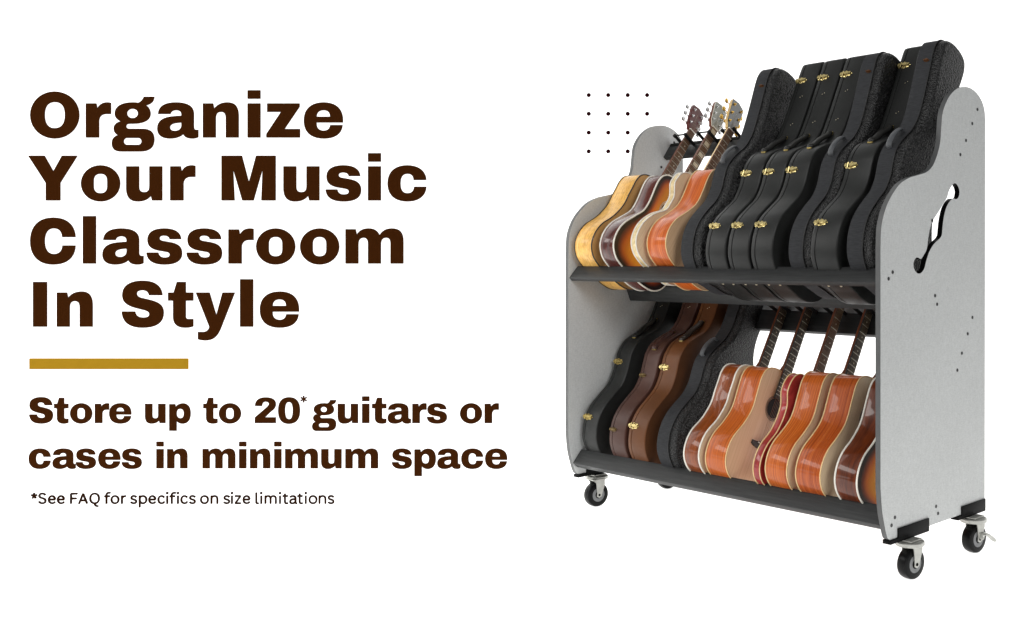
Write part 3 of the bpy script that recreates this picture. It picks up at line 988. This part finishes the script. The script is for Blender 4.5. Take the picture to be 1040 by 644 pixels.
    w0, w1 = 0.0228, 0.0182
    fb_x = xt + (0.004 if style == 'acoustic' else 0.006)
    bm = bmesh.new()
    rings = []
    for u, wv, d in ((jt - 0.02, w0, 0.040), (jt + 0.004, w0, 0.034), (jt + 0.03, w0 * .98, 0.019), (nut - 0.03, w1, 0.016), (nut, w1, 0.017)):
        rings.append([(fb_x - 0.002 - d * math.sin(math.pi * k / 10) ** 0.8 if 0 < k < 10 else fb_x - 0.001, -wv * math.cos(math.pi * k / 10), u) for k in range(11)])
    loft(bm, rings)
    nk = bm_obj('neck', bm, M[neck], root, 40)
    bm = bmesh.new()
    fb0 = (0.69 * L + 0.036) if style == 'acoustic' else 0.72 * L
    prof4 = []
    for u, wv in ((fb0, w0 * 1.06), (nut, w1)):
        prof4.append([(fb_x - 0.001, -wv, u), (fb_x - 0.001, wv, u), (fb_x + 0.004, wv * .97, u), (fb_x + 0.0052, 0, u), (fb_x + 0.004, -wv * .97, u)])
    loft(bm, prof4)
    fb = bm_obj('fretboard', bm, M[board_], nk, 20)
    sc_len = (nut - jt) * 2.05
    bm = bmesh.new()
    for k in range(1, 19):
        u = nut - sc_len * (1 - 2 ** (-k / 12))
        if u < fb0 + 0.004:
            break
        wv = w1 + (w0 * 1.06 - w1) * (nut - u) / (nut - fb0)
        tube(bm, [(fb_x + 0.0042, -wv * .97, u), (fb_x + 0.0056, 0, u), (fb_x + 0.0042, wv * .97, u)], 0.0011, 6)
    bm_obj('frets', bm, M['fret'], fb)
    for k in (1, 3, 5, 7, 9, 12, 15):
        ua = nut - sc_len * (1 - 2 ** (-k / 12))
        ub = nut - sc_len * (1 - 2 ** (-(k - 1) / 12))
        um, du = (ua + ub) / 2, (ub - ua)
        if um < fb0 + 0.01 or (k == 1 and inlay != 'block'):
            continue
        wv = w1 + (w0 - w1) * (nut - um) / (nut - fb0)
        bm = bmesh.new()
        if inlay == 'block':
            box(bm, (fb_x + 0.0050, 0, um), (0.0012, wv * 1.35, du * .62))
        else:
            cyl(bm, (fb_x + 0.0045, 0, um), (fb_x + 0.0057, 0, um), 0.0028, 12)
        bm_obj('inlay', bm, M['pearl'], fb, 20)
    bm = bmesh.new()
    box(bm, (fb_x + 0.003, 0, nut + 0.0015), (0.009, w1 * 2, 0.004))
    bm_obj('nut', bm, M['bind_white'], nk, 0)
    # headstock, tilted back
    hs = bpy.data.objects.new('headstock', None)
    hs.empty_display_size = 0.02
    hs.location = (fb_x - 0.001, 0, nut + 0.003)
    hs.rotation_euler = (0, -rad(tilt), 0)
    H = head_len
    hl = [(0.021, 0), (0.024, 0.01), (0.033, 0.03), (0.036, 0.07), (0.0385, H - .02), (0.036, H - .006), (0.018, H - .001), (0, H + .004)]
    hp = [(v, u) for v, u in hl] + [(-v, u) for v, u in reversed(hl[:-1])]
    bm = bmesh.new()
    bm2 = bmesh.new()
    xloft(bm, hp, [(-0.0155, -0.001), (-0.0145, 0), (-0.0012, 0)])
    hb = bm_obj('headstock', bm, M[neck] if head != 'head_red' else M[head], nk, 30)
    hb.location = hs.location
    hb.rotation_euler = hs.rotation_euler
    bpy.data.objects.remove(hs)
    xloft(bm2, hp, [(-0.0012, -0.0003), (0.0, -0.0012)])
    bm_obj('head_plate', bm2, M[head], hb, 30)
    if head_bind:
        bm = bmesh.new()
        tube(bm, [(-0.0004, p[0], p[1]) for p in hp], 0.0013, 6, True)
        bm_obj('head_binding', bm, M[head_bind], hb)
    tm = None
    for s in (1, -1):
        for k in range(3):
            uu = 0.035 + k * (H - 0.062) / 2
            if tm is None:
                bm = bmesh.new()
                cyl(bm, (-0.017, 0, 0), (0.009, 0, 0), 0.0032, 10, 0.0008)
                cyl(bm, (-0.0005, 0, 0), (0.002, 0, 0), 0.0056, 12)
                box(bm, (-0.0195, 0.002, 0), (0.008, 0.013, 0.012), None, 0.002)
                cyl(bm, (-0.0195, 0.008, 0), (-0.0195, 0.026, 0), 0.0018, 8)
                box(bm, (-0.0195, 0.030, 0), (0.0075, 0.015, 0.0185), None, 0.003)
                t_ = bm_obj('tuner', bm, M[tuner], hb)
                tm = t_.data
            else:
                t_ = bpy.data.objects.new('tuner', tm)
                link(t_, hb)
            t_.location = (0, s * 0.0235, uu)
            if s < 0:
                t_.rotation_euler = (math.pi, 0, 0)
    # strings
    bm = bmesh.new()
    for k in range(6):
        f = (k - 2.5) / 2.5
        tube(bm, [(fb_x + 0.0085, f * 0.0215, bu + 0.004), (fb_x + 0.0062, f * w1 * .82, nut), (fb_x + 0.001, f * 0.016, nut + 0.03 + 0.08 * abs(f) * .6)], 0.0006, 5)
    bm_obj('strings', bm, M['string'], root)
    return root

GA = 'acoustic guitars on the rack'
UG = dict(lean=UPPER, u0=0.810, v0=-0.470)
make_guitar('blond maple guitar with dark edge line, leftmost on the upper shelf', 0.034, th=0.106, a=0.160, b=0.110, c=0.116, L=0.462, side='maple', top='spruce_gold', bind='bind_black', board_='rosefret',
            head='head_red', group=GA, bindr=0.0026, **UG)
make_guitar('dark red sunburst guitar with wide white binding and block inlays, on the upper shelf', 0.194, th=0.080, a=0.163, b=0.102, c=0.112, L=0.452, side='mahogany', top='burst', bind='bind_white',
            board_='rosefret', head='head_grey', head_bind='bind_white', inlay='block', group=GA, bindr=0.0032, **UG)
make_guitar('thin pale cream guitar with gold tuners, on the upper shelf', 0.397, th=0.028, a=0.150, b=0.082, c=0.110, L=0.425, side='cream_maple', top='spruce_pale', bind='bind_white',
            board_='rosefret', neck='neck_maple', head='head_black', tuner='gold', style='archtop', nut=0.70, head_len=0.155, group=GA, bindr=0.0028, name='hollow_body_guitar', **dict(UG, v0=-0.505))
make_guitar('orange guitar with striped side on the upper shelf, touching the first black case', 0.455, th=0.102, a=0.162, b=0.106, c=0.116, L=0.452, side='rosewood_red', top='spruce', bind='bind_cream', board_='ebony',
            group=GA, **dict(UG, u0=0.818))
LG = dict(lean=LOWER, u0=0.228, v0=0.030)
make_guitar('reddish brown guitar with white binding and pale top, first guitar on the lower shelf', 0.628, th=0.077, a=0.163, b=0.112, c=0.118, L=0.445, side='walnut', top='spruce_pale', bind='bind_white', group=GA, bindr=0.0032, **LG)
make_guitar('orange guitar with visible spruce top, sound hole and bridge, on the lower shelf', 0.730, th=0.100, a=0.155, b=0.104, c=0.112, L=0.445, side='rosewood', top='spruce', bind='bind_cream', group=GA, guard=False, **LG)
make_guitar('small thin red guitar with a rounded horn, on the lower shelf', 0.957, th=0.032, a=0.133, b=0.092, c=0.116, L=0.418, side='red', top='red', bind='bind_cream', style='double', group=GA, board_='rosefret',
            name='electric_guitar', **dict(LG, v0=0.012))
make_guitar('orange striped guitar right beside the small red guitar, lower shelf', 1.014, th=0.096, a=0.158, b=0.104, c=0.112, L=0.445, side='rosewood', top='spruce_pale', bind='bind_cream', group=GA, **LG)
make_guitar('orange striped guitar next to the sunburst guitar, lower shelf', 1.146, th=0.104, a=0.158, b=0.104, c=0.112, L=0.445, side='rosewood_deep', top='spruce_pale', bind='bind_cream', group=GA, **LG)
make_guitar('glossy dark brown sunburst guitar with white binding against the right panel, lower shelf', 1.310, th=0.088, a=0.162, b=0.110, c=0.118, L=0.445, side='walnut_dark', top='burst', bind='bind_white', group=GA, bindr=0.0032, **LG)

# ------------------------------------------------------------------ cases
CH = [(0, 0), (0.0, .05), (.012, .10), (.045, .145), (.09, .170), (.14, .181), (.19, .176), (.24, .158), (.295, .138), (.35, .137), (.40, .147), (.44, .152), (.49, .141), (.535, .110),
      (.575, .077), (.625, .062), (.70, .064), (.80, .073), (.90, .083), (.955, .087), (.970, .083), (.978, .070), (.979, .03), (.979, 0)]
CR = [(0, 0), (0.0, .05), (.012, .098), (.045, .145), (.09, .169), (.14, .178), (.19, .172), (.24, .153), (.29, .131), (.34, .125), (.385, .131), (.425, .133), (.465, .123), (.505, .102),
      (.545, .080), (.60, .067), (.68, .069), (.77, .077), (.83, .083), (.868, .082), (.899, .069), (.914, .045), (.920, .015), (.920, 0)]
def contour(half, u):
    """front half width and outward normal (v,u) at u"""
    sm = catmull(half, 8)
    best = min(range(8, len(sm) - 8), key=lambda i: abs(sm[i][0] - u))
    a, b = sm[best - 2], sm[best + 2]
    du, dv = b[0] - a[0], b[1] - a[1]
    l = math.hypot(du, dv)
    return sm[best][1], (-du / l, -dv / l), (-dv / l, du / l)     # half, normal (v,u) for front, tangent (v,u)

def frame(half, u, x):
    hv, nrm, tan = contour(half, u)
    pos = Vector((x, -hv, u))
    N = Vector((0, nrm[0], nrm[1]))
    Tn = Vector((0, tan[0], tan[1]))
    X = Vector((1, 0, 0))
    return pos, Matrix((X, Tn, N)).transposed(), N, Tn

def latch(root, half, u, x, mat, s=1.0):
    pos, R, N, Tn = frame(half, u, x)
    bm = bmesh.new()
    I = Matrix.Identity(3)
    out = []
    # scalloped oval back plate, raised hasp with a rounded nose, hinge barrel
    def oval(a, b, wob, x0):
        return [((a * math.cos(t) * (1 + wob * math.cos(8 * t)) + x0) * s, b * math.sin(t) * (1 + wob * math.cos(8 * t)) * s) for t in [2 * math.pi * k / 48 for k in range(48)]]
    def plate(a, b, wob, x0, z0, z1):
        o0, o1 = oval(a, b, wob, x0), oval(a * .86, b * .8, wob, x0)
        loft(bm, [[(p[0], p[1], z0) for p in o0], [(p[0], p[1], (z0 + z1) / 2) for p in o0], [(p[0], p[1], z1) for p in o1]])
    plate(0.0245, 0.0112, 0.10, 0.0, 0.0, 0.0030)
    plate(0.0125, 0.0062, 0.06, 0.0075, 0.002, 0.0105)
    plate(0.0052, 0.0070, 0.08, -0.0165, 0.002, 0.0082)
    cyl(bm, (-0.0085 * s, -0.0095 * s, 0.006), (-0.0085 * s, 0.0095 * s, 0.006), 0.0028 * s, 12, 0.0008)
    plate(0.0042, 0.0040, 0.0, 0.0205, 0.002, 0.0100)
    for sy in (-1, 1):
        cyl(bm, (0.002 * s, sy * 0.0092 * s, 0.002), (0.002 * s, sy * 0.0092 * s, 0.0058), 0.0026 * s, 10, 0.0007)
    Mt = Matrix.Translation(pos + N * 0.0004) @ R.to_4x4()
    bmesh.ops.transform(bm, matrix=Mt, verts=bm.verts)
    return bm_obj('latch', bm, mat, root, 30)

def bar_handle(root, half, ua, ub, x, mat, lift=0.004, r=0.0125, ends='brass_old'):
    """handle bridging the hollow between shoulder and neck box"""
    pa, Ra, Na, Ta = frame(half, ua, x)
    pb, Rb, Nb, Tb = frame(half, ub, x)
    nm = (Na + Nb).normalized()
    d = (pb - pa)
    pts = [pa + Na * 0.002, pa + Na * 0.008 + d * 0.04, pa + nm * lift + d * 0.16, pa + nm * (lift + 0.003) + d * 0.5, pb + nm * lift - d * 0.16, pb + Nb * 0.008 - d * 0.04, pb + Nb * 0.002]
    c = catmull([tuple(p) for p in pts], 6)
    n = len(c)
    rr = [r * (0.6 + 0.4 * math.sin(math.pi * i / (n - 1)) ** 0.5) for i in range(n)]
    bm = bmesh.new()
    tube(bm, c, rr, 12, flat=(1.2, 0.75))
    hd = bm_obj('handle', bm, mat, root, 60)
    for p, R, N in ((pa, Ra, Na), (pb, Rb, Nb)):
        bm = bmesh.new()
        vs = box(bm, (0, 0, 0.003), (0.020, 0.012, 0.007), None, 0.002)
        bmesh.ops.transform(bm, matrix=Matrix.Translation(p) @ R.to_4x4(), verts=vs)
        bm_obj('handle_mount', bm, M[ends], hd, 30)
    return hd

def studs(root, half, us, x, mat, r=0.0028):
    for u in us:
        pos, R, N, Tn = frame(half, u, x)
        bm = bmesh.new()
        cyl(bm, pos - N * 0.001, pos + N * 0.0022, r, 10, 0.0008)
        bm_obj('stud', bm, mat, root)

def smooth_case(label, x, u0, v0, lean, th=0.102, body='case', lid='case', face=None, brass='brass', handle='handle', group='hard cases on the rack', latches=(.150, .402, .888), ends='brass_old', hspan=(.505, .622), lsize=1.08):
    y, z = uv2yz(u0, v0, lean)
    root = thing('guitar_case', label, 'guitar case', (x, y, z), (-rad(lean), 0, 0), group)
    loop = mirror_loop([(v, u) for u, v in CH])
    ls = 0.021
    bm = bmesh.new()
    xloft(bm, loop, [(0, -0.009), (0.002, -0.004), (0.006, -0.001), (0.010, 0), (ls - 0.001, 0), (ls, -0.001)])
    bm_obj('lid', bm, M[lid], root, 32)
    bm = bmesh.new()
    xloft(bm, loop, [(ls - 0.0005, -0.0035), (ls + 0.0035, -0.0035)])
    bm_obj('seam', bm, M['seam'], root, 32)
    bm = bmesh.new()
    xloft(bm, loop, [(ls + 0.003, -0.001), (ls + 0.004, 0.0006), (th - 0.006, 0.0006), (th - 0.003, -0.0002), (th - 0.0008, -0.002), (th, -0.0055)])
    o = bm_obj('shell', bm, [M[body], M[face or body]], root, 32)
    if face:
        for f in o.data.polygons:
            if f.normal.x > 0.8:
                f.material_index = 1
    for u in latches:
        latch(root, CH, u, ls + 0.006, M[brass], lsize)
    bar_handle(root, CH, hspan[0], hspan[1], th * 0.52, M[handle], ends=ends)
    studs(root, CH, (.685, .81), th * 0.50, M['stud'], 0.0018)
    studs(root, CH, (.690, .815), th * 0.58, M['stud'], 0.0018)
    # little feet on the bottom end
    for xx in (.03, .08):
        bm = bmesh.new()
        cyl(bm, (xx, -0.042, 0.001), (xx, -0.042, -0.0045), 0.0042, 12, 0.001)
        bm_obj('foot', bm, M['stud'], root)
    return root

def pebble_case(label, x, u0, v0, lean, th=0.064, bulge=0.030, group='hard cases on the rack', copper=True):
    y, z = uv2yz(u0, v0, lean)
    root = thing('guitar_case', label, 'guitar case', (x, y, z), (-rad(lean), 0, 0), group)
    loop = mirror_loop([(v, u) for u, v in CR])
    bm = bmesh.new()
    xloft(bm, loop, [(0, -0.010), (0.002, -0.004), (0.006, 0), (th - 0.003, 0.0), (th, -0.0006)])
    bm_obj('shell', bm, M['band'], root, 32)
    binding(root, loop, th + 0.0005, M['seam'], 0.0022).name = 'piping'
    bm = bmesh.new()
    pr = [(th - 0.002, -0.003), (th + 0.004, -0.003)]
    for k in range(1, 6):
        a_ = k / 5 * math.pi / 2
        pr.append((th + 0.004 + bulge * math.sin(a_) ** 0.9, -0.003 - 0.014 * (1 - math.cos(a_))))
    xloft(bm, loop, pr)
    bm_obj('lid', bm, M['pebble'], root, 50)
    # strap handle on the shoulder
    pa, Ra, Na, Ta = frame(CR, .445, th * .55)
    pb, Rb, Nb, Tb = frame(CR, .53, th * .55)
    nm = (Na + Nb).normalized()
    pts = [pa + Na * 0.001, pa + nm * 0.012 + (pb - pa) * .02, pa + nm * 0.021 + (pb - pa) * 0.25, pa + nm * 0.024 + (pb - pa) * .55, pb + nm * 0.018 - (pb - pa) * 0.08, pb + Nb * 0.002]
    bm = bmesh.new()
    tube(bm, catmull([tuple(p) for p in pts], 6), 0.0070, 10, flat=(1.6, 0.6))
    bm_obj('handle', bm, M['handle_grey'], root, 60)
    if copper:
        latch(root, CR, .812, th * .72, M['rust'], 0.42)
    return root

CU = dict(u0=0.818, v0=-0.372, lean=32.0)
PU = dict(u0=0.866, v0=-0.258, lean=25.5)
pebble_case('charcoal case with pebbled lid beside the orange guitar, upper shelf', 0.618, **dict(PU, v0=-0.266))
smooth_case('smooth black case with brass latches, leftmost of the three pressed together, upper shelf', 0.742, **CU)
smooth_case('smooth black case with brass latches, middle of the three pressed together, upper shelf', 0.850, **CU)
smooth_case('smooth black case with brass latches, rightmost of the three pressed together, upper shelf', 0.958, **CU)
pebble_case('charcoal pebbled case between the three smooth black cases and the single smooth one', 1.118, **PU)
smooth_case('single smooth black case with brass latches between two charcoal pebbled cases, upper shelf', 1.216, th=0.112, **CU)
pebble_case('charcoal pebbled case against the right side panel, tallest at the top right', 1.366, **dict(PU, v0=-0.272))
CL = dict(u0=0.222, v0=0.050, lean=29.0)
smooth_case('smooth black case with dull brass latches beside the left panel, lower shelf', 0.025, th=0.095, latches=(.132, .390), brass='brass_old', **CL)
smooth_case('maroon brown leather case partly behind the brown case, lower shelf', 0.192, th=0.096, lsize=0.72, latches=(.10, .345), hspan=(.455, .555), body='maroon', lid='maroon', brass='brass_dim', handle='handle_maroon', **CL)
smooth_case('brown leather case with bright brass latches and black handle, lower shelf', 0.302, th=0.100, latches=(.125, .385), body='brown', lid='brown', face='brown_shaded', handle='handle_dark', **CL)
pebble_case('charcoal pebbled case beside the brown leather case, lower shelf', 0.477, th=0.066, **dict(CL, v0=0.034))
